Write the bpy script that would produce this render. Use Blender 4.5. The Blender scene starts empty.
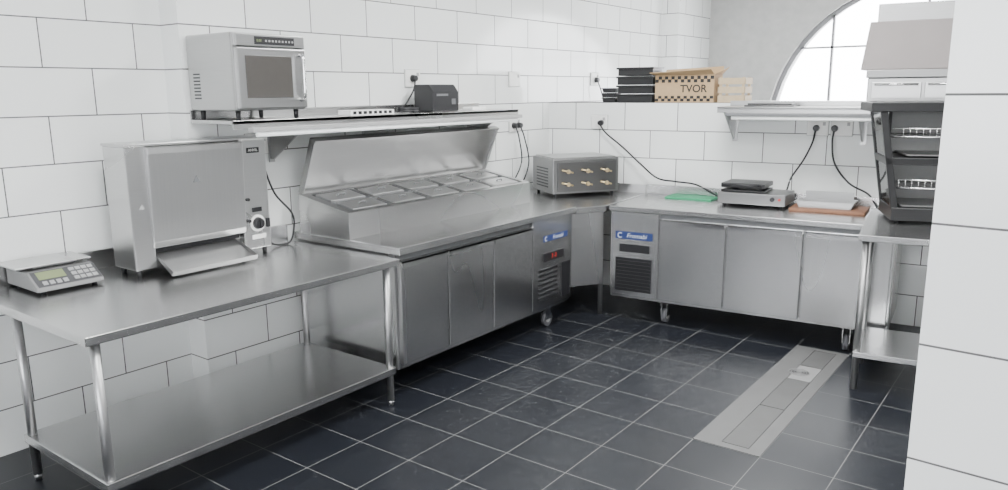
import bpy, bmesh, math, random
from mathutils import Matrix, Vector
random.seed(4)
I4=Matrix.Identity(4)
def frame(x,y,deg,z=0): return Matrix.Translation((x,y,z))@Matrix.Rotation(math.radians(deg),4,'Z')
W=I4; G=frame(-2.79,5.10,5.5); P=frame(-0.196,1.566,-3.4); R=frame(-0.935,4.60,8.0)
FR={}
# ---------------------------------------------------------------- materials
MC={}
def nt(name):
    m=bpy.data.materials.new(name); m.use_nodes=True
    n=m.node_tree; b=n.nodes['Principled BSDF']; return m,n,b
def plain(name,col,rough=0.5,metal=0.0,emit=0,noise=0.06,scale=30):
    if name in MC: return MC[name]
    m,n,b=nt(name)
    b.inputs['Roughness'].default_value=rough; b.inputs['Metallic'].default_value=metal
    tc=n.nodes.new('ShaderNodeTexCoord'); no=n.nodes.new('ShaderNodeTexNoise'); no.inputs['Scale'].default_value=scale
    n.links.new(tc.outputs['Object'],no.inputs['Vector'])
    mx=n.nodes.new('ShaderNodeMix'); mx.data_type='RGBA'
    mx.inputs['A'].default_value=tuple(max(0,c*(1-noise)) for c in col)+(1,)
    mx.inputs['B'].default_value=tuple(min(1,c*(1+noise)) for c in col)+(1,)
    n.links.new(no.outputs['Fac'],mx.inputs['Factor']); n.links.new(mx.outputs['Result'],b.inputs['Base Color'])
    if emit:
        b.inputs['Emission Color'].default_value=col+(1,); b.inputs['Emission Strength'].default_value=emit
    MC[name]=m; return m
def steel(name,val=0.55,rough=0.3,sc=(2,2,90),tint=(1,1,1.0),amt=0.06,blot=0.03,aniso=0.0,bump=0.0,wave=None):
    if name in MC: return MC[name]
    m,n,b=nt(name); L=n.links.new
    b.inputs['Metallic'].default_value=1.0
    tc=n.nodes.new('ShaderNodeTexCoord'); mp=n.nodes.new('ShaderNodeMapping'); mp.inputs['Scale'].default_value=sc
    L(tc.outputs['Object'],mp.inputs['Vector'])
    n1=n.nodes.new('ShaderNodeTexNoise'); n1.inputs['Scale'].default_value=3; n1.inputs['Detail'].default_value=3; L(mp.outputs[0],n1.inputs['Vector'])
    n2=n.nodes.new('ShaderNodeTexNoise'); n2.inputs['Scale'].default_value=1.2; n2.inputs['Detail'].default_value=0
    if wave:
        m2=n.nodes.new('ShaderNodeMapping'); m2.inputs['Scale'].default_value=wave; L(tc.outputs['Object'],m2.inputs['Vector']); L(m2.outputs[0],n2.inputs['Vector'])
    else: L(tc.outputs['Object'],n2.inputs['Vector'])
    mx=n.nodes.new('ShaderNodeMix'); mx.data_type='RGBA'
    a=val*(1-amt); c=val*(1+amt)
    mx.inputs['A'].default_value=(a*tint[0],a*tint[1],a*tint[2],1); mx.inputs['B'].default_value=(c*tint[0],c*tint[1],c*tint[2],1)
    L(n1.outputs['Fac'],mx.inputs['Factor']); L(mx.outputs['Result'],b.inputs['Base Color'])
    ma=n.nodes.new('ShaderNodeMath'); ma.operation='MULTIPLY_ADD'; ma.inputs[1].default_value=blot*2; ma.inputs[2].default_value=rough-blot
    L(n2.outputs['Fac'],ma.inputs[0]); L(ma.outputs[0],b.inputs['Roughness'])
    if bump:
        bp=n.nodes.new('ShaderNodeBump'); bp.inputs['Strength'].default_value=bump; bp.inputs['Distance'].default_value=0.03
        L(n2.outputs['Fac'],bp.inputs['Height']); L(bp.outputs[0],b.inputs['Normal'])
    if aniso:
        tg=n.nodes.new('ShaderNodeTangent'); tg.direction_type='RADIAL'; tg.axis='Z'
        b.inputs['Anisotropic'].default_value=aniso; L(tg.outputs[0],b.inputs['Tangent'])
    MC[name]=m; return m
def tile(name,col,mortar,bw,bh,off,u0,v0,ms,rough,floor=False,vary=0.03):
    m,n,b=nt(name); L=n.links.new
    tc=n.nodes.new('ShaderNodeTexCoord'); sp=n.nodes.new('ShaderNodeSeparateXYZ'); L(tc.outputs['Object'],sp.inputs[0])
    cb=n.nodes.new('ShaderNodeCombineXYZ')
    au=n.nodes.new('ShaderNodeMath'); au.operation='ADD'; au.inputs[1].default_value=u0
    av=n.nodes.new('ShaderNodeMath'); av.operation='ADD'; av.inputs[1].default_value=v0
    if floor:
        L(sp.outputs['X'],au.inputs[0]); L(sp.outputs['Y'],av.inputs[0])
        b.inputs['Specular IOR Level'].default_value=0.34
    else:
        sn=n.nodes.new('ShaderNodeSeparateXYZ'); L(tc.outputs['Normal'],sn.inputs[0])
        ab=n.nodes.new('ShaderNodeMath'); ab.operation='ABSOLUTE'; L(sn.outputs['X'],ab.inputs[0])
        gt=n.nodes.new('ShaderNodeMath'); gt.operation='GREATER_THAN'; gt.inputs[1].default_value=0.5; L(ab.outputs[0],gt.inputs[0])
        mu=n.nodes.new('ShaderNodeMix'); L(gt.outputs[0],mu.inputs['Factor']); L(sp.outputs['X'],mu.inputs['A']); L(sp.outputs['Y'],mu.inputs['B'])
        L(mu.outputs['Result'],au.inputs[0]); L(sp.outputs['Z'],av.inputs[0])
    L(au.outputs[0],cb.inputs['X']); L(av.outputs[0],cb.inputs['Y'])
    br=n.nodes.new('ShaderNodeTexBrick'); br.offset=off; br.offset_frequency=2; br.squash=1
    br.inputs['Scale'].default_value=1; br.inputs['Brick Width'].default_value=bw; br.inputs['Row Height'].default_value=bh
    br.inputs['Mortar Size'].default_value=ms; br.inputs['Mortar Smooth'].default_value=0.1; br.inputs['Bias'].default_value=0
    br.inputs['Color1'].default_value=tuple(c*(1-vary) for c in col)+(1,); br.inputs['Color2'].default_value=tuple(c*(1+vary) for c in col)+(1,)
    br.inputs['Mortar'].default_value=mortar+(1,)
    L(cb.outputs[0],br.inputs['Vector'])
    L(br.outputs['Color'],b.inputs['Base Color'])
    r2=n.nodes.new('ShaderNodeMath'); r2.operation='MULTIPLY_ADD'; r2.inputs[1].default_value=0.5; r2.inputs[2].default_value=rough; L(br.outputs['Fac'],r2.inputs[0])
    L(r2.outputs[0],b.inputs['Roughness'])
    if not floor:
        bp=n.nodes.new('ShaderNodeBump'); bp.invert=True; bp.inputs['Strength'].default_value=0.2; bp.inputs['Distance'].default_value=0.002
        L(br.outputs['Fac'],bp.inputs['Height']); L(bp.outputs[0],b.inputs['Normal'])
    return m
TW=0.47; TH=0.235
WHITE=(0.81,0.825,0.815); GR=(0.085,0.085,0.085)
M_wallA=tile('glazed_tile_a',WHITE,GR,TW,TH,0.5,-0.048,0,0.0032,0.11)
M_wallB=tile('glazed_tile_b',WHITE,GR,TW,TH,0.5,0.08,0,0.0034,0.11)
M_part=tile('glazed_tile_c',WHITE,GR,TW,TH,0.5,0.05,0,0.0034,0.11)
M_pil=tile('glazed_tile_d',WHITE,(0.08,0.08,0.08),TW,0.2315,0.5,0.30,0.1140,0.0022,0.2)
M_floor=tile('dark_floor_tile',(0.0115,0.0130,0.0172),(0.17,0.17,0.17),0.34,0.34,0.0,1.40+0.34*30,-3.46+0.34*30,0.0022,0.30,floor=True,vary=0.05)
M_plaster=plain('rough_plaster',(0.42,0.42,0.41),0.9,noise=0.16,scale=9)
M_ceil=plain('ceiling_paint',(0.75,0.75,0.75),0.9)
M_near=plain('dark_reflection_grey',(0.20,0.20,0.205),0.8)  # tone chosen so the steel fronts reflect something darker
M_right=plain('pale_grey_paint',(0.60,0.60,0.60),0.8)
M_st=steel('brushed_steel',0.56,0.28)
M_stv=steel('brushed_steel_vertical',0.58,0.26,sc=(60,60,1.0),amt=0.09,aniso=0.6,blot=0.03,bump=0.18,wave=(2.2,2.2,0.35))
M_std=steel('dull_steel',0.42,0.34)
M_top=steel('worktop_steel',0.57,0.25,sc=(40,1.5,2),amt=0.05,blot=0.02)
M_leg=steel('tube_steel',0.45,0.40,sc=(1,1,1))
M_chrome=steel('polished_steel',0.68,0.18,amt=0.02,blot=0.02)
M_plid=steel('pan_lid_steel',0.66,0.36,amt=0.03,blot=0.02)
M_blk=plain('black_plastic',(0.012,0.012,0.014),0.4)
M_blkm=plain('black_enamel',(0.012,0.012,0.013),0.35)
M_gry=plain('grey_plastic',(0.13,0.135,0.14),0.45)
M_mgry=plain('mid_grey_plastic',(0.22,0.22,0.22),0.5)
M_lgry=plain('light_grey_plastic',(0.36,0.36,0.36),0.45)
M_wht=plain('white_plastic',(0.80,0.80,0.78),0.35)
M_tube=plain('lamp_diffuser',(0.9,0.92,0.92),0.35,emit=0.4)
M_glassd=plain('dark_glass',(0.07,0.065,0.06),0.15)
M_blue=plain('blue_label',(0.012,0.030,0.13),0.65)
M_script=plain('label_script',(0.62,0.66,0.72),0.5)
M_lcd=plain('green_display',(0.20,0.24,0.12),0.3,emit=0.05)
M_green=plain('green_board',(0.02,0.26,0.12),0.5)
M_wood=plain('brown_board',(0.19,0.085,0.045),0.6,noise=0.25,scale=14)
M_card=plain('cardboard',(0.46,0.32,0.18),0.85,noise=0.08)
M_brass=plain('cream_metal',(0.60,0.47,0.27),0.3,metal=0.6)
M_red=plain('red_plastic',(0.45,0.03,0.03),0.4)
M_led=plain('red_digits',(0.6,0.03,0.02),0.4,emit=0.5)
M_rub=plain('castor_rubber',(0.10,0.10,0.11),0.6)
M_frame=plain('window_frame',(0.20,0.20,0.21),0.5)
M_pale=plain('pale_wood',(0.50,0.39,0.25),0.7,noise=0.15)
M_glass=plain('tinted_glass',(0.30,0.30,0.30),0.04); M_glass.node_tree.nodes['Principled BSDF'].inputs['Transmission Weight'].default_value=1.0
# ---------------------------------------------------------------- builders
def link(o): bpy.context.scene.collection.objects.link(o)
def thing(name,loc,label,cat,F=W,rot=0,group=None,kind=None):
    e=bpy.data.objects.new(name,None); e.empty_display_size=0.1
    M=F@Matrix.Translation(loc)@Matrix.Rotation(math.radians(rot),4,'Z')
    e.matrix_world=M; link(e); FR[e.name]=M
    e['label']=label; e['category']=cat
    if group: e['group']=group
    if kind: e['kind']=kind
    return e
def catmull(pts,n=6):
    pts=[Vector(p) for p in pts]
    if len(pts)<3: return pts
    out=[]; q=[2*pts[0]-pts[1]]+pts+[2*pts[-1]-pts[-2]]
    for i in range(1,len(q)-2):
        for k in range(n):
            t=k/n; a,b,c,d=q[i-1],q[i],q[i+1],q[i+2]
            out.append(0.5*((2*b)+(c-a)*t+(2*a-5*b+4*c-d)*t*t+(3*b-a-3*c+d)*t**3))
    out.append(pts[-1]); return out
class B:
    def __init__(s,F=W): s.bm=bmesh.new(); s.F=F
    def hexa(s,p):
        v=[s.bm.verts.new(q) for q in p]
        for f in ((0,1,2,3),(4,7,6,5),(0,4,5,1),(1,5,6,2),(2,6,7,3),(3,7,4,0)): s.bm.faces.new([v[i] for i in f])
        return s
    def box(s,x0,x1,y0,y1,z0,z1):
        return s.hexa([(x0,y0,z0),(x1,y0,z0),(x1,y1,z0),(x0,y1,z0),(x0,y0,z1),(x1,y0,z1),(x1,y1,z1),(x0,y1,z1)])
    def cyl(s,p0,p1,r,r2=None,seg=20):
        p0=Vector(p0);p1=Vector(p1);d=p1-p0
        M=Matrix.Translation((p0+p1)/2)@d.to_track_quat('Z','Y').to_matrix().to_4x4()
        g=bmesh.ops.create_cone(s.bm,cap_ends=True,cap_tris=False,segments=seg,radius1=r,radius2=r if r2 is None else r2,depth=d.length,matrix=M)
        for f in {f for v in g['verts'] for f in v.link_faces}:
            if len(f.verts)==4: f.smooth=True
        return s
    def tube(s,pts,r,seg=8,smooth=True,closed=False,n=6):
        pts=catmull(pts,n) if smooth else [Vector(p) for p in pts]
        rings=[];N=len(pts);up=Vector((0.13,0.21,0.97))
        for i,p in enumerate(pts):
            if closed: d=pts[(i+1)%N]-pts[i-1]
            else: d=pts[min(i+1,N-1)]-pts[max(i-1,0)]
            d.normalize(); a=d.cross(up)
            if a.length<0.1: a=d.cross(Vector((1,0,0)))
            a.normalize(); b=d.cross(a)
            rings.append([s.bm.verts.new(p+r*(math.cos(2*math.pi*k/seg)*a+math.sin(2*math.pi*k/seg)*b)) for k in range(seg)])
        for i in range(N if closed else N-1):
            A=rings[i];C=rings[(i+1)%N]
            for k in range(seg):
                f=s.bm.faces.new([A[k],A[(k+1)%seg],C[(k+1)%seg],C[k]]); f.smooth=True
        if not closed:
            s.bm.faces.new(rings[0]); s.bm.faces.new(rings[-1][::-1])
        return s
    def prism(s,pts,ax,a,b):
        def mk(p,t):
            return {'x':(t,p[0],p[1]),'y':(p[0],t,p[1]),'z':(p[0],p[1],t)}[ax]
        A=[s.bm.verts.new(mk(p,a)) for p in pts]; C=[s.bm.verts.new(mk(p,b)) for p in pts]; n=len(pts)
        s.bm.faces.new(A); s.bm.faces.new(C[::-1])
        for i in range(n): s.bm.faces.new([A[i],C[i],C[(i+1)%n],A[(i+1)%n]])
        return s
    def done(s,name,mat,parent=None,bevel=0,label=None,cat=None,group=None,kind=None,origin=None):
        bmesh.ops.recalc_face_normals(s.bm,faces=s.bm.faces[:])
        me=bpy.data.meshes.new(name)
        if parent is not None:
            s.bm.transform(FR[parent.name].inverted()@s.F)
        elif origin is None:
            xs=[v.co for v in s.bm.verts]
            o=Vector(((min(v.x for v in xs)+max(v.x for v in xs))/2,(min(v.y for v in xs)+max(v.y for v in xs))/2,min(v.z for v in xs)))
            s.bm.transform(Matrix.Translation(-o))
        s.bm.to_mesh(me); s.bm.free(); me.materials.append(mat)
        ob=bpy.data.objects.new(name,me); link(ob)
        if parent is not None:
            ob.parent=parent; FR[ob.name]=FR[parent.name]
        else:
            ob.matrix_world=s.F@(Matrix.Translation(o) if origin is None else I4); FR[ob.name]=ob.matrix_world.copy()
        if bevel:
            md=ob.modifiers.new('bevel','BEVEL'); md.width=bevel; md.segments=2; md.limit_method='ANGLE'; md.angle_limit=math.radians(50)
        if label: ob['label']=label
        if cat: ob['category']=cat
        if group: ob['group']=group
        if kind: ob['kind']=kind
        return ob
def feet(parent,xs,ys,z0,z1,F=W,r=0.014,mat=None):
    for x in xs:
        for y in ys: B(F).cyl((x,y,z0),(x,y,z1),r*0.85,r).done('foot',mat or M_blk,parent)
AXX=Matrix(((0,0,1,0),(1,0,0,0),(0,1,0,0),(0,0,0,1)))   # faces +X, text runs +Y
AXY=Matrix(((1,0,0,0),(0,0,-1,0),(0,1,0,0),(0,0,0,1)))  # faces -Y, text runs +X
def text(body,size,loc,ax,mat,parent,F=W,name='lettering',shear=0,bold=0):
    c=bpy.data.curves.new('t','FONT'); c.body=body; c.size=size; c.extrude=0.0004; c.align_x='CENTER'; c.align_y='CENTER'; c.shear=shear; c.offset=bold
    t=bpy.data.objects.new('t',c); link(t); bpy.context.view_layer.update()
    me=bpy.data.meshes.new_from_object(t.evaluated_get(bpy.context.evaluated_depsgraph_get()))
    bpy.data.objects.remove(t); bpy.data.curves.remove(c)
    me.transform(FR[parent.name].inverted()@F@Matrix.Translation(loc)@ax); me.materials.clear(); me.materials.append(mat); me.name=name
    o=bpy.data.objects.new(name,me); link(o); o.parent=parent; return o
# ---------------------------------------------------------------- room
XA=-4.07; XB=-3.90; YJ=2.32; YF=9.1
def struct(b,name,mat): return b.done(name,mat,kind='structure',origin=1)
struct(B().box(-4.3,3.2,-2.6,9.5,-0.1,0),'floor',M_floor)
struct(B().box(-4.3,3.2,-2.6,9.5,3.3,3.4),'ceiling',M_ceil)
struct(B().box(-4.3,XA,-2.6,YJ,0,3.3),'wall_left',M_wallA)
struct(B().box(-4.3,XB,YJ,YF,0,3.3),'wall_side',M_wallB)
struct(B().box(XB,-3.70,8.2,YF,0,3.3),'wall_pier',M_wallB)
struct(B(G).box(-1.22,5.6,0.90,1.20,0,1.645),'wall_partition',M_part)
struct(B(P).box(0,0.75,0,0.5,0,3.3),'wall_pillar',M_pil)
struct(B().box(3.0,3.2,-2.6,9.5,0,3.3),'wall_right',M_right)
struct(B().box(-4.3,-2.6,-2.8,-2.6,0,3.3).box(2.2,3.2,-2.8,-2.6,0,3.3).box(-2.6,2.2,-2.8,-2.6,2.5,3.3).box(-2.6,2.2,-2.8,-2.6,0,1.2),'wall_near_added',M_near)  # unseen wall added behind the camera to darken reflections in the steel
# far wall with arched opening
cx,cz,ra=-1.38,1.30,1.58; z0=0.9
b=B(); N=28
arch=[(cx+ra*math.cos(math.pi-math.pi*i/N),cz+ra*math.sin(math.pi-math.pi*i/N)) for i in range(N+1)]
b.box(-4.3,cx-ra,YF,YF+0.35,0,3.3); b.box(cx+ra,3.2,YF,YF+0.35,0,3.3); b.box(cx-ra,cx+ra,YF,YF+0.35,0,z0)
for i in range(N):
    (xa,za),(xb,zb)=arch[i],arch[i+1]
    b.prism([(xa,za),(xb,zb),(xb,3.3),(xa,3.3)],'y',YF,YF+0.35)
struct(b,'wall_back',M_plaster)
b=B()
def ringseg(b,r1,r2,y0,y1):
    for i in range(N):
        a=math.pi-math.pi*i/N; c=math.pi-math.pi*(i+1)/N
        b.prism([(cx+r1*math.cos(a),cz+r1*math.sin(a)),(cx+r2*math.cos(a),cz+r2*math.sin(a)),(cx+r2*math.cos(c),cz+r2*math.sin(c)),(cx+r1*math.cos(c),cz+r1*math.sin(c))],'y',y0,y1)
f0,f1=YF+0.06,YF+0.10
ringseg(b,ra,ra-0.05,f0,f1)
for sx in (-1,1): b.box(min(cx+sx*ra,cx+sx*(ra-0.05)),max(cx+sx*ra,cx+sx*(ra-0.05)),f0,f1,z0,cz)
b.box(cx-ra,cx+ra,f0,f1,z0,z0+0.06)
for x in (-2.30,-1.38,-0.46):
    h=cz+math.sqrt(max(0.01,(ra-0.03)**2-(x-cx)**2)); b.box(x-0.012,x+0.012,f0,f1,z0,h)
for z in (1.45,2.20):
    w=math.sqrt((ra-0.03)**2-(z-cz)**2); b.box(cx-w,cx+w,f0,f1,z-0.010,z+0.010)
struct(b,'window_1',M_frame)
# ---------------------------------------------------------------- floor drain
t=thing('floor_drain',(-1.23,4.3,0),'long dull stainless steel drain channel cover among dark floor tiles','floor drain')
x0,x1,y0,y1=-1.40,-1.06,3.46,5.25
M_dr=plain('drain_steel',(0.085,0.085,0.085),0.6,noise=0.15,scale=6); M_dr2=plain('drain_edging',(0.110,0.110,0.110),0.6,noise=0.12,scale=6)
B().box(x0,x0+0.13,y0,y1,0.0,0.004).box(x1-0.07,x1,y0,y1,0,0.004).box(x0+0.13,x1-0.07,y0,y0+0.05,0,0.004).box(x0+0.13,x1-0.07,y1-0.05,y1,0,0.004).done('drain_surround',M_dr2,t)
for ya,yb in ((y0+0.054,4.08),(4.086,4.58),(4.86,y1-0.054)):
    B().box(x0+0.133,x1-0.073,ya,yb,0.0,0.0042).done('cover_plate',M_dr,t)
gx=-1.235
B().box(x0+0.133,x1-0.073,4.586,4.854,0,0.004).done('grate_tile',M_mgry,t)
B().cyl((gx,4.72,0.004),(gx,4.72,0.0048),0.06,seg=28).done('drain_hole',M_blk,t)
b=B()
for r in (0.014,0.030,0.046,0.060): b.tube([(gx+r*math.cos(a*math.pi/12),4.72+r*math.sin(a*math.pi/12),0.0052) for a in range(24)],0.003,smooth=False,closed=True,seg=6)
b.done('drain_grate',M_mgry,t)
# ---------------------------------------------------------------- left work table
t=thing('work_table',(-3.45,2.08,0),'long stainless steel work table with lower shelf against white tiles','table')
top=[(-2.91,1.24),(-2.91,2.92),(-3.885,2.92),(-3.885,2.30),(-4.055,2.30),(-4.055,1.24)]
B().prism(top,'z',0.812,0.85).done('tabletop',M_top,t,bevel=0.004)
B().box(-4.062,-4.045,1.24,2.30,0.85,0.95).box(-3.893,-3.878,2.30,2.92,0.85,0.95).done('splashback',M_st,t,bevel=0.003)
B().box(-3.72,-2.94,1.27,2.89,0.185,0.225).done('lower_shelf',M_top,t,bevel=0.004)
for x in (-2.965,-3.685):
    for y in (1.295,2.865):
        B().cyl((x,y,0.03),(x,y,0.812),0.020).cyl((x,y,0.0),(x,y,0.035),0.014,0.02).done('leg',M_leg,t)
# ---------------------------------------------------------------- castor
def castor(parent,x,y,F=W,z1=0.17,r=0.055):
    w=B(F).box(x-0.04,x+0.04,y-0.04,y+0.04,z1-0.012,z1).box(x-0.025,x-0.020,y-0.03,y+0.04,r,z1-0.01).box(x+0.020,x+0.025,y-0.03,y+0.04,r,z1-0.01).done('castor',M_chrome,parent)
    B(F).cyl((x-0.016,y+0.01,r),(x+0.016,y+0.01,r),r,seg=28).done('wheel',M_rub,w)
    B(F).cyl((x-0.019,y+0.01,r),(x+0.019,y+0.01,r),r*0.5,seg=20).done('hub',M_lgry,w)
# ---------------------------------------------------------------- prep fridge
t=thing('prep_fridge',(-3.4,3.87,0),'three-door stainless steel prep fridge with raised pan rail, open lid','fridge')
B().box(-3.84,-3.0,2.965,4.81,0.17,0.855).done('body',M_stv,t,bevel=0.003)
B().box(-3.86,-2.94,2.95,4.82,0.856,0.90).done('worktop',M_top,t,bevel=0.004)
RX0,RX1=-3.81,-3.36; YE=4.815
def rz(x): return 1.045+(RX1-x)*0.18
b=B()
def rp(b,xa,xb,ya,yb,d0,d1):
    b.prism([(xa,rz(xa)+d0),(xb,rz(xb)+d0),(xb,rz(xb)+d1),(xa,rz(xa)+d1)],'y',ya,yb)
for ya,yb in ((2.965,2.98),(YE-0.015,YE)): b.prism([(RX0,0.90),(RX1,0.90),(RX1,rz(RX1)),(RX0,rz(RX0))],'y',ya,yb)
b.box(RX1-0.012,RX1,2.98,YE-0.015,0.90,rz(RX1)-0.002).box(RX0,RX0+0.012,2.98,YE-0.015,0.90,rz(RX0)-0.003)
rp(b,RX1-0.035,RX1,2.965,YE,-0.002,0.012); rp(b,RX0,RX0+0.03,2.965,YE,-0.002,0.012)
rp(b,RX0+0.03,RX1-0.035,2.965,3.02,-0.002,0.012); rp(b,RX0+0.03,RX1-0.035,YE-0.045,YE,-0.002,0.012)
PW=(YE-0.045-3.02)/5
for i in range(1,5): rp(b,RX0+0.03,RX1-0.035,3.02+PW*i-0.010,3.02+PW*i+0.010,-0.004,0.012)
b.done('pan_rail',M_st,t)
B().box(RX0+0.02,RX1-0.02,3.0,YE-0.02,0.901,0.925).done('rail_well_shade',M_blk,t)  # black sheet painted in for the shade between the pans
L0=Vector((-3.80,0,1.135)); L1=Vector((-3.66,0,1.475))
def lidbox(b,s0,s1,n0,n1,ya,yb):
    d=(L1-L0).normalized(); nn=Vector((d.z,0,-d.x)); q=[L0+(L1-L0)*s+nn*n for s,n in ((s0,n0),(s0,n1),(s1,n1),(s1,n0))]
    b.prism([(p.x,p.z) for p in q],'y',ya,yb)
b=B(); lidbox(b,0,1,-0.03,0.0,2.98,4.80); lidbox(b,0.955,1,0,0.025,2.98,4.80); lidbox(b,0.02,0.955,0,0.018,2.98,2.992); lidbox(b,0.02,0.955,0,0.018,4.788,4.80)
b.done('lid',steel('lid_steel',0.42,0.33,sc=(1.5,1.5,60),amt=0.05),t,bevel=0.003)
ys=[2.975,3.385,3.835,4.285]
for i in range(3):
    d=B().box(-3.0,-2.965,ys[i]+0.006,ys[i+1]-0.006,0.205,0.80).done('door',M_stv,t,bevel=0.005)
    B().box(-2.998,-2.955,ys[i]+0.012,ys[i+1]-0.012,0.803,0.812).box(-2.963,-2.955,ys[i]+0.012,ys[i+1]-0.012,0.775,0.812).done('handle',M_chrome,d)
B().box(-3.0,-2.992,2.97,4.285,0.815,0.853).done('door_gap_shade',M_gry,t)  # dark grey strip stands in for the shaded gap above the doors
c=B().box(-3.0,-2.968,4.29,4.805,0.205,0.853).done('compressor_panel',M_stv,t,bevel=0.004)
b=B()
for k in range(7): b.box(-2.969,-2.962,4.36,4.60,0.27+k*0.034,0.288+k*0.034)
b.done('vent_grille',M_blk,c)
B().box(-2.969,-2.962,4.66,4.77,0.24,0.50).done('vent_grille',M_blk,c)
B().box(-2.969,-2.960,4.42,4.68,0.545,0.605).done('thermostat',M_blk,c)
text('3 -2',0.042,(-2.9595,4.55,0.575),AXX,M_led,c)
B().box(-2.969,-2.966,4.42,4.74,0.688,0.732).done('brand_label',M_blue,c)
text('Fromabi',0.042,(-2.9655,4.61,0.709),AXX,M_script,c,shear=0.3)
B().tube([(-2.966,4.455+0.015*math.cos(a*math.pi/8),0.709+0.015*math.sin(a*math.pi/8)) for a in range(2,15)],0.0025).done('logo_ring',M_script,c)
for x,y in ((-3.3,3.1),(-3.08,4.62),(-3.74,3.05),(-3.74,4.62)): castor(t,x,y)
# pans
for i in range(5):
    for j in range(2):
        ya=3.02+PW*i+0.012; yb=ya+PW-0.024; xa=RX0+0.034+0.193*j; xb=xa+0.186
        p=thing('food_pan',((xa+xb)/2,(ya+yb)/2,0.94),'stainless steel ingredient pan with lid in the prep fridge rail','food pan',group='ingredient pans in the fridge rail')
        b=B(); b.prism([(xa+0.01,0.94),(xb-0.01,0.94),(xb-0.005,rz(xb)-0.010),(xa+0.005,rz(xa)-0.010)],'y',ya+0.01,yb-0.01); rp(b,xa,xb,ya,yb,-0.010,-0.004)
        b.done('pan_body',M_gry,p)  # steel pan coloured dark so the gaps around the lids look shaded
        b=B(); rp(b,xa+0.018,xb-0.020,ya+0.022,yb-0.022,-0.004,0.012); b.done('pan_lid',M_plid,p,bevel=0.003)
        m=(xa+xb)/2; n=(ya+yb)/2; h=rz(m)+0.012
        B().tube([(m,n-0.028,h),(m,n-0.026,h+0.010),(m,n+0.026,h+0.010),(m,n+0.028,h)],0.004).done('handle',M_gry,p)
# ---------------------------------------------------------------- corner table
t=thing('corner_table',(-3.35,5.3,0),'small stainless steel corner unit between two fridge counters','table')
B().prism([(-3.885,4.832),(-2.945,4.832),(-2.825,5.07),(-2.895,5.87),(-3.885,5.78)],'z',0.84,0.888).done('tabletop',M_top,t,bevel=0.004)
B().prism([(-3.885,5.78),(-2.895,5.87),(-2.895,5.885),(-3.885,5.795)],'z',0.84,0.96).done('splashback',M_st,t)
B().prism([(-3.03,4.85),(-2.865,5.10),(-2.872,5.115),(-3.045,4.86)],'z',0.26,0.84).done('corner_panel',M_stv,t)
for x,y in ((-3.80,4.95),(-2.90,5.13),(-3.53,5.73),(-3.80,5.55)):
    B().cyl((x,y,0),(x,y,0.84),0.019).done('leg',M_leg,t)
# ---------------------------------------------------------------- back fridge (frame G)
ZT=0.89
t=thing('counter_fridge',(0.93,0.36,0),'three-door stainless steel under-counter fridge on castors','fridge',F=G)
Lg=1.945
B(G).box(0.0,Lg,0.0,0.74,0.175,0.850).done('body',M_stv,t,bevel=0.003)
B(G).box(-0.01,Lg+0.01,-0.035,0.76,0.851,ZT).box(-0.01,Lg+0.01,0.745,0.76,ZT,0.97).done('worktop',M_top,t,bevel=0.004)
xs=[0.385,0.88,1.40,1.94]
for i in range(3):
    d=B(G).box(xs[i]+0.006,xs[i+1]-0.006,-0.03,0.0,0.20,0.80).done('door',M_stv,t,bevel=0.005)
    B(G).box(xs[i]+0.012,xs[i+1]-0.012,-0.04,0,0.803,0.812).box(xs[i]+0.012,xs[i+1]-0.012,-0.04,-0.032,0.776,0.812).done('handle',M_chrome,d)
B(G).box(0.385,1.94,-0.004,0.0,0.815,0.849).done('door_gap_shade',M_gry,t)  # gap under the worktop edge, its shade painted as a dark strip
c=B(G).box(0.003,0.38,-0.028,0.0,0.20,0.847).done('compressor_panel',M_stv,t,bevel=0.004)
B(G).box(0.05,0.34,-0.036,-0.029,0.24,0.50).done('vent_grille',M_blk,c)
b=B(G)
for k in range(9): b.box(0.06,0.33,-0.040,-0.036,0.252+k*0.027,0.262+k*0.027)
b.done('grille_slats',M_blkm,c)
B(G).box(0.08,0.32,-0.036,-0.028,0.545,0.605).done('thermostat',M_blk,c)
B(G).box(0.045,0.34,-0.032,-0.028,0.642,0.70).done('brand_label',M_blue,c)
text('Fromabi',0.048,(0.213,-0.0325,0.670),AXY,M_script,c,F=G,shear=0.3)
B(G).tube([(0.083+0.018*math.cos(a*math.pi/8),-0.033,0.670+0.018*math.sin(a*math.pi/8)) for a in range(2,15)],0.003).done('logo_ring',M_script,c)
for x in (0.42,1.70):
    for y in (0.08,0.64): castor(t,x,y,G,z1=0.175)
# ---------------------------------------------------------------- right table (frame R)
t=thing('side_table',(0.45,0.43,0),'stainless steel side table with lower shelf beneath a black cabinet','table',F=R)
B(R).box(0,1.05,0,1.06,0.897,0.935).done('tabletop',M_top,t,bevel=0.004)
B(R).box(0.02,1.02,0.02,0.575,0.20,0.235).done('lower_shelf',M_top,t,bevel=0.004)
for x in (0.04,1.0):
    for y in (0.045,0.54): B(R).cyl((x,y,0),(x,y,0.897),0.02).done('leg',M_leg,t)
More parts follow.
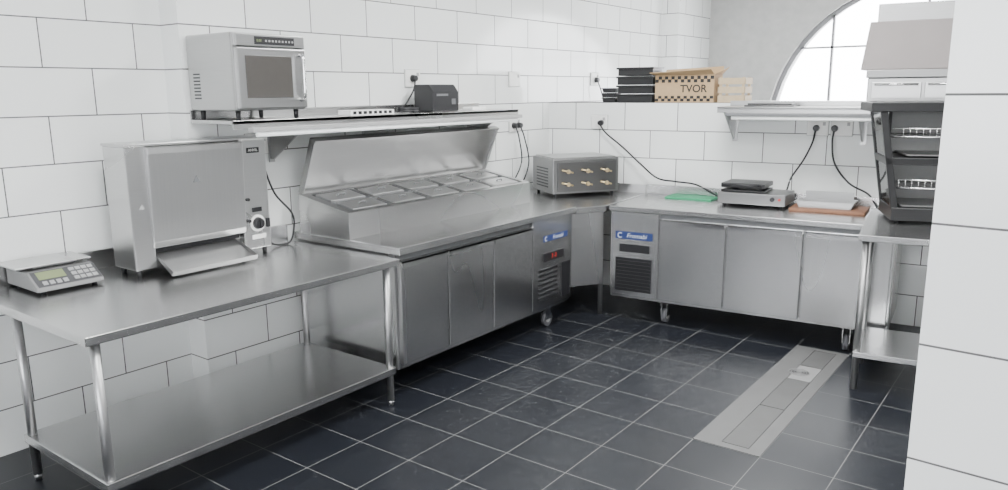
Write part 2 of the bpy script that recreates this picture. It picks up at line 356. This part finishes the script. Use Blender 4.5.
# black display cabinet
C=frame(-0.86,5.13,20)
t=thing('display_cabinet',(0.30,0.2,0.935),'black heated countertop display cabinet with glass and wire racks','display cabinet',F=C)
def hx(b,x0b,x1b,x0t,x1t,y0,y1,zb,zt):
    b.hexa([(x0b,y0,zb),(x1b,y0,zb),(x1b,y1,zb),(x0b,y1,zb),(x0t,y0,zt),(x1t,y0,zt),(x1t,y1,zt),(x0t,y1,zt)])
def sl(z): return 0.0-0.125*(z-0.95)/(1.67-0.95)
b=B(C); D1=0.42; W1=0.56
for ya,yb in ((0.0,0.035),(D1-0.035,D1)): hx(b,sl(0.97),sl(0.97)+0.04,sl(1.62),sl(1.62)+0.04,ya,yb,0.97,1.62)
b.box(W1-0.03,W1,0,D1,0.97,1.62); b.box(sl(1.67)-0.045,W1+0.01,-0.02,D1+0.01,1.61,1.665); b.box(-0.01,W1+0.01,-0.01,D1+0.01,0.95,1.03)
hx(b,sl(1.29),W1,sl(1.34),W1,0,D1,1.29,1.335)
b.box(0.0,W1-0.03,D1-0.015,D1,0.97,1.62)
b.done('cabinet_frame',M_blkm,t,bevel=0.004)
b=B(C)
for za,zb in ((1.03,1.29),(1.335,1.61)): hx(b,sl(za)+0.008,sl(za)+0.013,sl(zb)+0.008,sl(zb)+0.013,0.035,D1-0.035,za,zb)
b.done('glass_panel',M_glass,t)
b=B(C)
for z in (1.045,1.355): b.box(0.05,W1-0.04,0.02,D1-0.04,z-0.01,z-0.002)
for za,zb in ((1.03,1.28),(1.345,1.605)): b.box(0.02,W1-0.035,D1-0.025,D1-0.016,za,zb)
b.done('inner_lining',plain('steel_lining',(0.20,0.20,0.20),0.4,metal=0.6),t)
b=B(C)
for z in (1.15,1.46):
    b.tube([(sl(z)+0.05,0.01,z),(W1-0.04,0.01,z),(W1-0.04,D1-0.03,z),(sl(z)+0.05,D1-0.03,z)],0.005,smooth=False,closed=True,seg=6)
    b.tube([(sl(z)+0.05,0.01,z+0.05),(W1-0.04,0.01,z+0.05)],0.004,smooth=False,seg=6)
    for k in range(14):
        b.cyl((0.02+k*0.036,0.01,z),(0.02+k*0.036,D1-0.03,z),0.0025,seg=6)
        b.cyl((0.02+k*0.036,0.01,z),(0.02+k*0.036,0.01,z+0.05),0.0022,seg=6)
b.done('wire_rack',M_chrome,t)
feet(t,(0.03,W1-0.05),(0.03,D1-0.05),0.935,0.952,C)
# ---------------------------------------------------------------- wall shelves
t=thing('wall_shelf',(-3.7,3.6,1.575),'stainless steel wall shelf carrying a microwave on white tiles','shelf')
B().box(-3.895,-3.50,2.34,4.86,1.59,1.61).box(-3.512,-3.50,2.34,4.86,1.565,1.61).box(-3.895,-3.885,2.34,4.86,1.61,1.66).done('shelf_board',M_st,t,bevel=0.002)
for y in (2.84,3.6,4.70):
    B().prism([(-3.895,1.59),(-3.55,1.59),(-3.55,1.565),(-3.86,1.36),(-3.895,1.36)],'y',y,y+0.012).box(-3.895,-3.889,y-0.01,y+0.03,1.34,1.59).done('bracket',M_std,t)
L_=thing('shelf_lamp',(-3.47,3.6,1.53),'long white tube lamp along the steel shelf edge','lamp')
B().box(-3.495,-3.445,2.42,4.84,1.548,1.572).done('lamp_housing',M_lgry,L_,bevel=0.004)
B().cyl((-3.47,2.46,1.536),(-3.47,4.80,1.536),0.014).done('lamp_tube',M_tube,L_)
t=thing('wall_shelf',(1.4,0.74,1.56),'stainless steel shelf fixed along the tiled half wall','shelf',F=G)
B(G).box(0.62,2.60,0.52,0.895,1.60,1.62).box(0.62,2.60,0.52,0.532,1.575,1.62).box(0.62,2.60,0.885,0.895,1.62,1.66).done('shelf_board',M_std,t,bevel=0.002)
for x in (0.66,1.6,2.4):
    B(G).prism([(0.895,1.60),(0.56,1.60),(0.56,1.575),(0.86,1.36),(0.895,1.36)],'x',x,x+0.012).box(x-0.01,x+0.03,0.889,0.895,1.34,1.60).done('bracket',M_std,t)
L_=thing('shelf_lamp',(1.4,0.5,1.53),'long white tube lamp along the steel shelf edge','lamp',F=G)
B(G).box(0.70,2.58,0.465,0.515,1.552,1.576).done('lamp_housing',M_gry,L_,bevel=0.004)
B(G).cyl((0.74,0.49,1.540),(2.54,0.49,1.540),0.014).done('lamp_tube',M_tube,L_)
# ---------------------------------------------------------------- microwave
t=thing('microwave',(-3.67,2.57,1.61),'stainless steel commercial microwave oven on the wall shelf','microwave')
x0,x1,y0,y1,z0m,z1m=-3.885,-3.475,2.345,2.795,1.66,2.055
M_mw=steel('microwave_steel',0.46,0.30)
B().box(x0,x1,y0,y1,z0m,z1m).done('body',M_mw,t,bevel=0.008)
b=B()
for k in range(8): b.box(x0+0.05,x0+0.11,y0-0.002,y0+0.001,1.72+k*0.018,1.728+k*0.018)
b.done('side_vent',M_blk,t)
d=B().box(x1,x1+0.03,y0+0.01,y1-0.01,z0m+0.01,z1m-0.075).done('door',M_mw,t,bevel=0.006)
B().box(x1+0.03,x1+0.033,y0+0.055,y1-0.105,z0m+0.065,z1m-0.115).done('door_window',M_glassd,d,bevel=0.004)
B().tube([(x1+0.03,y1-0.055,z0m+0.05),(x1+0.065,y1-0.055,z0m+0.065),(x1+0.07,y1-0.055,z0m+0.16),(x1+0.065,y1-0.055,z1m-0.12),(x1+0.03,y1-0.055,z1m-0.105)],0.009).done('handle',M_chrome,d)
c=B().box(x1,x1+0.028,y0+0.01,y1-0.01,z1m-0.07,z1m-0.006).done('control_panel',M_mw,t,bevel=0.004)
B().box(x1+0.028,x1+0.030,y0+0.12,y1-0.08,z1m-0.058,z1m-0.018).done('display',M_blk,c)
b=B()
for k in range(9): b.box(x1+0.030,x1+0.031,y0+0.185+k*0.021,y0+0.196+k*0.021,z1m-0.044,z1m-0.034)
b.done('key',M_lgry,c)
text('8:88',0.018,(x1+0.0305,y0+0.148,z1m-0.039),AXX,M_lcd,c)
feet(t,(x0+0.05,x1-0.04),(y0+0.04,y1-0.04),1.61,1.665)
# ---------------------------------------------------------------- conveyor toaster
t=thing('bun_toaster',(-3.77,2.2,0.85),'tall stainless steel vertical bun toaster with sloping tray','toaster')
Y0,Y1=1.84,2.64; xb,xf=-3.875,-3.66; YL=Y0+0.11; YR=Y1-0.175
B().box(xb,xf,Y0,YL,0.885,1.50).done('side_housing',M_st,t,bevel=0.006)
B().box(xb,xf,YR,Y1,0.885,1.50).done('side_housing',M_st,t,bevel=0.006)
B().box(xb,xf-0.05,YL,YR,0.885,1.49).done('core',M_std,t)
pts=[(xf-0.049,1.495),(xf+0.020,1.495),(xf+0.028,1.485),(xf+0.030,1.46),(xf+0.012,1.02),(xf+0.002,0.985),(xf-0.049,0.985)]
B().prism(pts,'y',YL-0.012,YR+0.012).done('chute_cover',steel('cover_steel',0.52,0.34,sc=(1,60,1),amt=0.06),t,bevel=0.006)
B().box(xf-0.049,xf-0.045,YL+0.004,YR-0.004,0.955,0.985).done('exit_slot_shade',M_blk,t)  # black strip painted for the dark opening under the chute
M_tray=steel('tray_steel',0.34,0.42)
ya,yb=YL+0.01,YR-0.035
b=B(); b.hexa([(xf-0.045,ya,0.950),(xf+0.135,ya-0.01,0.860),(xf+0.135,yb+0.01,0.860),(xf-0.045,yb,0.950),(xf-0.045,ya,0.955),(xf+0.135,ya-0.01,0.866),(xf+0.135,yb+0.01,0.866),(xf-0.045,yb,0.955)])
b.hexa([(xf+0.130,ya-0.01,0.860),(xf+0.136,ya-0.01,0.860),(xf+0.136,yb+0.01,0.860),(xf+0.130,yb+0.01,0.860),(xf+0.142,ya-0.01,0.886),(xf+0.148,ya-0.01,0.886),(xf+0.148,yb+0.01,0.886),(xf+0.142,yb+0.01,0.886)])
for s_,y_ in ((-1,ya),(1,yb)):
    yo=y_+s_*0.01
    b.hexa([(xf-0.0,y_+s_*0.003,0.928),(xf+0.135,yo,0.862),(xf+0.135,yo+s_*0.003,0.862),(xf-0.0,y_+s_*0.006,0.928),(xf-0.0,y_+s_*0.003,0.947),(xf+0.145,yo,0.886),(xf+0.145,yo+s_*0.003,0.886),(xf-0.0,y_+s_*0.006,0.947)])
b.done('landing_tray',M_tray,t)
B().box(xb-0.005,xf+0.01,Y0-0.005,Y1+0.005,1.498,1.512).done('top_rim',M_st,t,bevel=0.004)
ky=Y1-0.085
k=B().cyl((xf,ky,1.03),(xf+0.004,ky,1.03),0.048,seg=32).done('dial_plate',M_wht,t)
B().cyl((xf+0.004,ky,1.03),(xf+0.028,ky,1.03),0.034,0.028,seg=28).box(xf+0.026,xf+0.032,ky-0.004,ky+0.004,1.01,1.05).done('knob',M_blk,k)
B().box(xf,xf+0.006,ky-0.03,ky+0.03,1.095,1.12).done('switch',M_blk,t)
B().box(xf,xf+0.012,Y1-0.03,Y1-0.010,1.00,1.05).done('switch',M_blk,t)
B().box(xf,xf+0.002,ky-0.04,ky+0.05,0.94,0.965).done('label_strip',M_wht,t)
B().box(xf,xf+0.003,ky-0.04,ky+0.04,1.425,1.455).done('maker_plate',M_blk,t)
text('ANVIL',0.022,(xf+0.0035,ky,1.44),AXX,M_wht,t)
B().prism([(Y0+0.045,1.19),(Y0+0.075,1.19),(Y0+0.06,1.215)],'x',xf,xf+0.002).done('warning_label',M_lgry,t)
B().prism([(2.17,1.30),(2.21,1.30),(2.19,1.335)],'x',xf+0.0,xf+0.0265).done('warning_label',M_gry,t)
feet(t,(xb+0.03,xf-0.03),(Y0+0.03,Y1-0.03),0.85,0.886)
for kk in range(2): B().cyl((xf+0.0,YR+0.03,1.05+kk*0.12),(xf+0.02,YR+0.03,1.05+kk*0.12),0.009).done('latch',M_blk,t)
# ---------------------------------------------------------------- scale
t=thing('weighing_scale',(-3.86,1.55,0.85),'digital counter scale with steel platter on the work table','scale')
B().prism([(-4.03,0.865),(-3.70,0.865),(-3.70,0.885),(-3.80,0.945),(-4.03,0.945)],'y',1.40,1.70).done('body',M_mgry,t,bevel=0.006)
B().box(-4.035,-3.81,1.36,1.70,0.962,0.972).box(-4.0,-3.86,1.45,1.64,0.945,0.963).done('platter',M_st,t,bevel=0.004)
def slopebox(b,u0,u1,y0,y1,h):
    a=Vector((-3.70,0,0.885)); d=Vector((-0.10,0,0.06)); n=Vector((0.06,0,0.10)).normalized()
    q=[a+d*u0,a+d*u1,a+d*u1+n*h,a+d*u0+n*h]; b.prism([(p.x,p.z) for p in q],'y',y0,y1)
b=B(); slopebox(b,0.04,0.97,1.41,1.695,0.002); b.done('control_panel',plain('dark_panel',(0.07,0.07,0.075),0.4),t)
b=B(); slopebox(b,0.45,0.9,1.43,1.55,0.004); b.done('display',M_lcd,t)
for i in range(4):
    for j in range(3):
        b=B(); slopebox(b,0.15+j*0.27,0.33+j*0.27,1.575+i*0.028,1.597+i*0.028,0.006); b.done('key',M_lgry,t)
    b=B(); slopebox(b,0.12,0.32,1.435+i*0.03,1.455+i*0.03,0.006); b.done('key',M_lgry,t)
feet(t,(-4.0,-3.74),(1.44,1.67),0.85,0.866)
# ---------------------------------------------------------------- corner appliance
A=frame(-3.40,5.20,56); ZC=0.888
t=thing('grill_toaster',(0.28,0.22,ZC),'stainless steel countertop grill with rows of cream handles','grill',F=A)
AL=0.60; AD=0.45
B(A).box(0,AL,0,AD,ZC+0.025,1.20).done('body',steel('mid_steel',0.26,0.33),t,bevel=0.008)
B(A).box(0.04,AL-0.03,-0.012,0.0,0.93,1.175).done('front_panel',steel('dark_steel',0.18,0.35),t,bevel=0.004)
for j in range(2):
    for i in range(3):
        x=0.12+i*0.175; z=0.995+j*0.105
        B(A).cyl((x,-0.012,z),(x,-0.05,z),0.007).cyl((x,-0.045,z),(x,-0.06,z),0.018,0.015).cyl((x-0.05,-0.03,z+0.012),(x+0.05,-0.03,z-0.012),0.007).done('handle',M_brass,t)
B(A).box(0.02,AL-0.02,0.02,AD-0.02,1.20,1.21).done('top_plate',M_std,t,bevel=0.003)
b=B(A)
for k in range(7): b.box(-0.003,0.001,0.10,AD-0.1,0.96+k*0.025,0.970+k*0.025)
b.done('side_vent',M_blk,t)
feet(t,(0.04,AL-0.04),(0.04,AD-0.04),ZC,ZC+0.027,A)
# ---------------------------------------------------------------- back counter items
B(G).box(0.22,0.60,0.54,0.73,ZT,ZT+0.014).done('chopping_board',M_green,bevel=0.004,label='green plastic chopping board lying on the steel counter',cat='chopping board')
M_pd=steel('deep_grey_steel',0.24,0.38,amt=0.1)  # darker grey steel for the grill base and the oven's middle deck
t=thing('contact_grill',(0.93,0.5,ZT),'countertop contact grill with steel base and raised black plate','grill',F=G)
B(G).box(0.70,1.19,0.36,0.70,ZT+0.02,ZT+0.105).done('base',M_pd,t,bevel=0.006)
z=ZT+0.105
B(G).box(0.71,1.03,0.40,0.69,z,z+0.015).box(0.71,1.03,0.40,0.69,z+0.03,z+0.065).box(0.74,0.78,0.64,0.68,z,z+0.04).box(0.96,1.00,0.64,0.68,z,z+0.04).done('grill_plate',M_blkm,t,bevel=0.006)
B(G).tube([(0.74,0.40,z+0.055),(0.74,0.34,z+0.06),(1.00,0.34,z+0.06),(1.00,0.40,z+0.055)],0.009,smooth=False).done('handle',M_blk,t)
B(G).cyl((1.10,0.36,z-0.035),(1.10,0.34,z-0.035),0.016).done('knob',M_blk,t)
B(G).cyl((1.15,0.36,z-0.035),(1.15,0.345,z-0.035),0.009).done('indicator',M_red,t)
feet(t,(0.74,1.15),(0.40,0.66),ZT,ZT+0.022,G)
B(G).box(1.22,1.72,0.34,0.66,ZT,ZT+0.022).done('cutting_board',M_wood,bevel=0.004,label='brown wooden cutting board on the steel counter',cat='cutting board')
zt=ZT+0.022
t=thing('steel_tray',(1.45,0.5,zt),'shallow stainless steel tray resting on a brown board','tray',F=G)
b=B(G); b.box(1.27,1.62,0.42,0.64,zt,zt+0.006); hx(b,1.27,1.62,1.25,1.64,0.42,0.425,zt+0.006,zt+0.045); hx(b,1.27,1.62,1.25,1.64,0.635,0.64,zt+0.006,zt+0.045)
hx(b,1.27,1.275,1.25,1.255,0.42,0.64,zt+0.006,zt+0.045); hx(b,1.615,1.62,1.635,1.64,0.42,0.64,zt+0.006,zt+0.045)
b.done('tray_pan',M_std,t)
B(G).box(1.28,1.61,0.635,0.645,zt+0.04,zt+0.095).done('rim_guard',M_std,t)
# ---------------------------------------------------------------- things on the half wall
t=thing('storage_crate',(-0.22,1.04,1.645),'black plastic storage crate stacked on the tiled half wall','crate',F=G)
b=B(G)
for k in range(4):
    z=1.645+k*0.075; b.box(-0.375+0.006*(k%2),-0.055,0.93,1.17,z,z+0.062); b.box(-0.385,-0.045,0.92,1.18,z+0.055,z+0.07)
b.done('crate_body',M_blkm,t,bevel=0.004)
t=thing('plastic_tub',(-0.49,1.04,1.645),'small black stacked plastic tubs beside the crate','tub',F=G)
b=B(G)
for k in range(3):
    z=1.645+k*0.042; hx(b,-0.53,-0.42,-0.54,-0.41,0.98,1.10,z,z+0.036); b.box(-0.545,-0.405,0.97,1.11,z+0.034,z+0.04)
b.done('tub_body',M_blk,t)
t=thing('cardboard_box',(0.22,1.04,1.645),'open printed cardboard box standing on the tiled half wall','box',F=G)
b=B(G); b.box(-0.03,0.47,0.93,0.938,1.645,1.87).box(-0.03,0.47,1.16,1.168,1.645,1.87).box(-0.03,-0.022,0.938,1.16,1.645,1.87).box(0.462,0.47,0.938,1.16,1.645,1.87).box(-0.022,0.462,0.938,1.16,1.645,1.65)
b.done('carton',M_card,t)
def flap(p,q): 
    b=B(G); b.hexa([*p,*q]); b.done('flap',M_card,t)
flap([(-0.03,0.93,1.87),(0.47,0.93,1.87),(0.47,0.934,1.87),(-0.03,0.934,1.87)],[(-0.05,0.84,1.885),(0.46,0.86,1.91),(0.46,0.864,1.915),(-0.05,0.844,1.89)])
flap([(-0.03,1.164,1.87),(0.47,1.164,1.87),(0.47,1.168,1.87),(-0.03,1.168,1.87)],[(-0.03,1.20,1.92),(0.47,1.20,1.94),(0.47,1.204,1.94),(-0.03,1.204,1.92)])
flap([(0.466,0.938,1.87),(0.47,0.938,1.87),(0.47,1.16,1.87),(0.466,1.16,1.87)],[(0.53,0.95,1.90),(0.534,0.95,1.90),(0.534,1.15,1.935),(0.53,1.15,1.935)])
b=B(G)
for i in range(18):
    for j in range(2):
        if (i+j)%2==0: b.box(-0.028+i*0.0275,-0.0005+i*0.0275,0.9265,0.9298,1.808+j*0.026,1.834+j*0.026)
        if (i+j)%2==0: b.box(-0.028+i*0.0275,-0.0005+i*0.0275,0.9265,0.9298,1.655+j*0.022,1.677+j*0.022)
b.done('printed_pattern',M_blk,t)
text('TVOR',0.085,(0.30,0.9265,1.755),AXY,M_blk,t,F=G,bold=0.0015)
t=thing('wooden_crate',(0.60,1.04,1.645),'small pale slatted wooden crate on the half wall','crate',F=G)
b=B(G)
for k in range(3): b.box(0.50,0.72,0.93,0.938,1.65+k*0.07,1.70+k*0.07).box(0.50,0.72,1.15,1.158,1.65+k*0.07,1.70+k*0.07).box(0.50,0.508,0.93,1.158,1.65+k*0.07,1.70+k*0.07).box(0.712,0.72,0.93,1.158,1.65+k*0.07,1.70+k*0.07)
for x in (0.51,0.69):
    for y in (0.94,1.13): b.box(x,x+0.02,y,y+0.018,1.645,1.845)
b.box(0.50,0.72,0.93,1.158,1.645,1.652)
b.done('slats',M_pale,t)
B(G).box(0.80,1.16,0.60,0.84,1.62,1.632).box(0.82,1.14,0.62,0.82,1.632,1.645).done('baking_tray',M_blkm,bevel=0.003,label='flat dark baking tray on the steel shelf',cat='tray')
# steel oven on shelf end
M_pk=plain('grey_pink_enamel',(0.30,0.268,0.262),0.45,noise=0.10,scale=5)
M_pd2=steel('panel_steel',0.34,0.35,amt=0.1)
t=thing('deck_oven',(1.82,0.85,1.62),'boxy stainless steel oven with pale casing on the steel shelf','oven',F=G)
B(G).box(1.63,2.30,0.68,1.14,1.66,1.82).done('body',M_pd2,t,bevel=0.006)
for xa,xb_ in ((1.66,1.97),(1.99,2.27)):
    B(G).box(xa,xb_,0.665,0.68,1.68,1.79).done('door',M_std,t,bevel=0.003)
    B(G).cyl((xa+0.02,0.645,1.775),(xb_-0.02,0.645,1.775),0.008).done('handle',M_chrome,t)
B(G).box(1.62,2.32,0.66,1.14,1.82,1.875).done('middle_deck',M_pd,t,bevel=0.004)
b=B(G); hx(b,1.58,2.30,1.62,2.30,0.66,1.14,1.875,2.20)
b.done('upper_casing',M_pk,t,bevel=0.006)
B(G).box(1.66,2.28,0.70,1.12,2.20,2.32).done('top_unit',M_pd2,t,bevel=0.003)
feet(t,(1.67,2.26),(0.71,0.86),1.62,1.662,G)
# ---------------------------------------------------------------- items on left shelf
t=thing('label_printer',(-3.7,4.13,1.61),'compact black countertop printer on the steel shelf','printer')
B().prism([(-3.80,1.612),(-3.62,1.612),(-3.62,1.75),(-3.66,1.80),(-3.80,1.80)],'y',4.01,4.29).done('body',M_blk,t,bevel=0.008)
B().box(-3.621,-3.616,4.05,4.17,1.72,1.735).done('paper_slot',M_gry,t)
B().box(-3.621,-3.616,4.21,4.25,1.66,1.70).done('button',M_gry,t)
t=thing('coiled_cable',(-3.66,3.8,1.61),'coiled black cable lying on the steel shelf','cable')
b=B(); b.tube([(-3.66+0.05*math.cos(a*0.7),3.80+0.09*math.sin(a*0.7),1.616+a*0.0012) for a in range(26)],0.006,n=3); b.done('cable_coil',M_blk,t)
B().box(-3.68,-3.58,4.40,4.56,1.61,1.637).done('paper_packet',M_wht,bevel=0.006,label='small white paper packet on the steel shelf',cat='packet')
t=thing('carton',(-3.6,3.35,1.61),'flat white box with black printed marks on the steel shelf','box')
B().box(-3.66,-3.54,3.18,3.55,1.61,1.642).done('carton_body',M_wht,t,bevel=0.003)
b=B()
for k in range(8): b.box(-3.540,-3.5385,3.20+k*0.043,3.226+k*0.043,1.618,1.636)
b.done('printed_mark',M_blk,t)
# ---------------------------------------------------------------- sockets and cords
def socket(u,z,side,F=W,n=1):
    if side=='x':
        q=lambda b,u0,u1,d0,d1,z0,z1:b.box(XB+d0,XB+d1,u0,u1,z0,z1)
    else:
        q=lambda b,u0,u1,d0,d1,z0,z1:b.box(u0,u1,0.90-d1,0.90-d0,z0,z1)
    loc=(XB,u,z) if side=='x' else (u,0.9,z)
    t=thing('wall_socket',loc,'white wall socket plate on the glazed tiles','socket',F=F,group='white wall sockets')
    q(b:=B(F),u-0.075,u+0.075,0,0.016,z-0.06,z+0.06); b.done('plate',M_wht,t,bevel=0.004)
    q(b:=B(F),u-0.078,u+0.078,0,0.005,z-0.063,z+0.063); b.done('plate_rim',M_lgry,t)
    q(b:=B(F),u+0.035,u+0.055,0.016,0.022,z+0.015,z+0.04); b.done('switch',M_lgry,t)
def plug(u,z,side,pts,label,F=W,r=0.006):
    loc=(XB+0.012,u,z) if side=='x' else (u,0.888,z)
    t=thing('power_plug',loc,label,'plug',F=F)
    b=B(F)
    if side=='x': b.cyl((XB+0.018,u,z),(XB+0.055,u,z),0.026,0.02); st=(XB+0.045,u,z-0.015)
    else: b.cyl((u,0.882,z),(u,0.845,z),0.026,0.02); st=(u,0.855,z-0.015)
    b.done('plug_body',M_blk,t)
    B(F).tube([st]+pts,r).done('cord',M_blk,t)
socket(2.75,1.455,'x'); plug(2.74,1.45,'x',[(-3.84,2.75,1.33),(-3.82,2.80,1.16),(-3.80,2.90,1.03),(-3.79,2.90,0.93),(-3.76,2.84,0.862),(-3.76,2.74,0.862),(-3.77,2.69,0.90),(-3.77,2.655,0.95)],'black plug with cord hanging down to the bun toaster')
socket(4.10,1.845,'x'); plug(4.09,1.845,'x',[(-3.83,4.04,1.76),(-3.83,3.95,1.66),(-3.82,3.86,1.618)],'black plug with short cord above the steel shelf')
socket(5.35,1.847,'x'); socket(5.35,1.467,'x')
plug(5.32,1.46,'x',[(-3.83,5.33,1.35),(-3.82,5.35,1.15),(-3.84,5.25,0.98),(-3.85,5.15,0.896)],'black plug with cord hanging to the corner table')
plug(5.39,1.46,'x',[(-3.83,5.41,1.35),(-3.82,5.46,1.15),(-3.85,5.42,0.98),(-3.86,5.3,0.896)],'black plug with cord hanging beside another plug')
socket(6.70,1.86,'x'); plug(6.70,1.85,'x',[(-3.83,6.72,1.75),(-3.82,6.78,1.60),(-3.80,6.8,1.40)],'black plug with cord above the half wall')
socket(-0.52,1.476,'y',G); plug(-0.50,1.47,'y',[(-0.44,0.86,1.38),(-0.28,0.84,1.27),(-0.10,0.82,1.13),(0.06,0.80,1.02),(0.22,0.79,1.0),(0.40,0.78,0.985),(0.56,0.71,0.93),(0.66,0.68,0.90),(0.695,0.62,0.93)],'black plug with long cord sagging to the contact grill',G,r=0.007)
socket(1.29,1.46,'y',G); socket(1.46,1.46,'y',G)
plug(1.28,1.455,'y',[(1.27,0.82,1.35),(1.22,0.80,1.22),(1.14,0.79,1.08),(1.12,0.76,0.99),(1.10,0.71,0.95)],'black plug with cord curving down to the contact grill',G,r=0.007)
plug(1.41,1.455,'y',[(1.41,0.82,1.35),(1.44,0.80,1.20),(1.55,0.79,1.06),(1.69,0.78,0.985),(1.76,0.71,0.90)],'black plug with cord curving down to the counter',G,r=0.007)
# ---------------------------------------------------------------- ceiling lamps, world, camera
for i,(x,y,e) in enumerate(((-1.6,1.2,115),(-1.6,4.2,145),(0.8,2.6,130),(-2.0,7.2,95))):
    t=thing('ceiling_lamp',(x,y,3.22),'white rectangular ceiling lamp','ceiling lamp',group='rectangular ceiling lamps')
    B().box(x-0.62,x+0.62,y-0.32,y+0.32,3.25,3.3).done('lamp_housing',M_wht,t)
    l=bpy.data.lights.new('area','AREA'); l.shape='RECTANGLE'; l.size=1.2; l.size_y=0.6; l.energy=e; l.color=(0.99,1.0,0.99)
    o=bpy.data.objects.new('lamp_light',l); link(o); o.location=(x,y,3.235)
w=bpy.data.worlds.new('World'); bpy.context.scene.world=w; w.use_nodes=True
bg=w.node_tree.nodes['Background']; bg.inputs['Color'].default_value=(0.95,0.97,1.0,1); bg.inputs['Strength'].default_value=17.0
cam=bpy.data.cameras.new('Camera'); co=bpy.data.objects.new('Camera',cam); link(co)
cam.sensor_width=36; cam.lens=27.14
co.matrix_world=Matrix.Translation((0,0,1.75))@Matrix.Rotation(math.radians(36.9),4,'Z')@Matrix.Rotation(math.radians(78.55),4,'X')@Matrix.Rotation(-0.008,4,'Z')
bpy.context.scene.camera=co
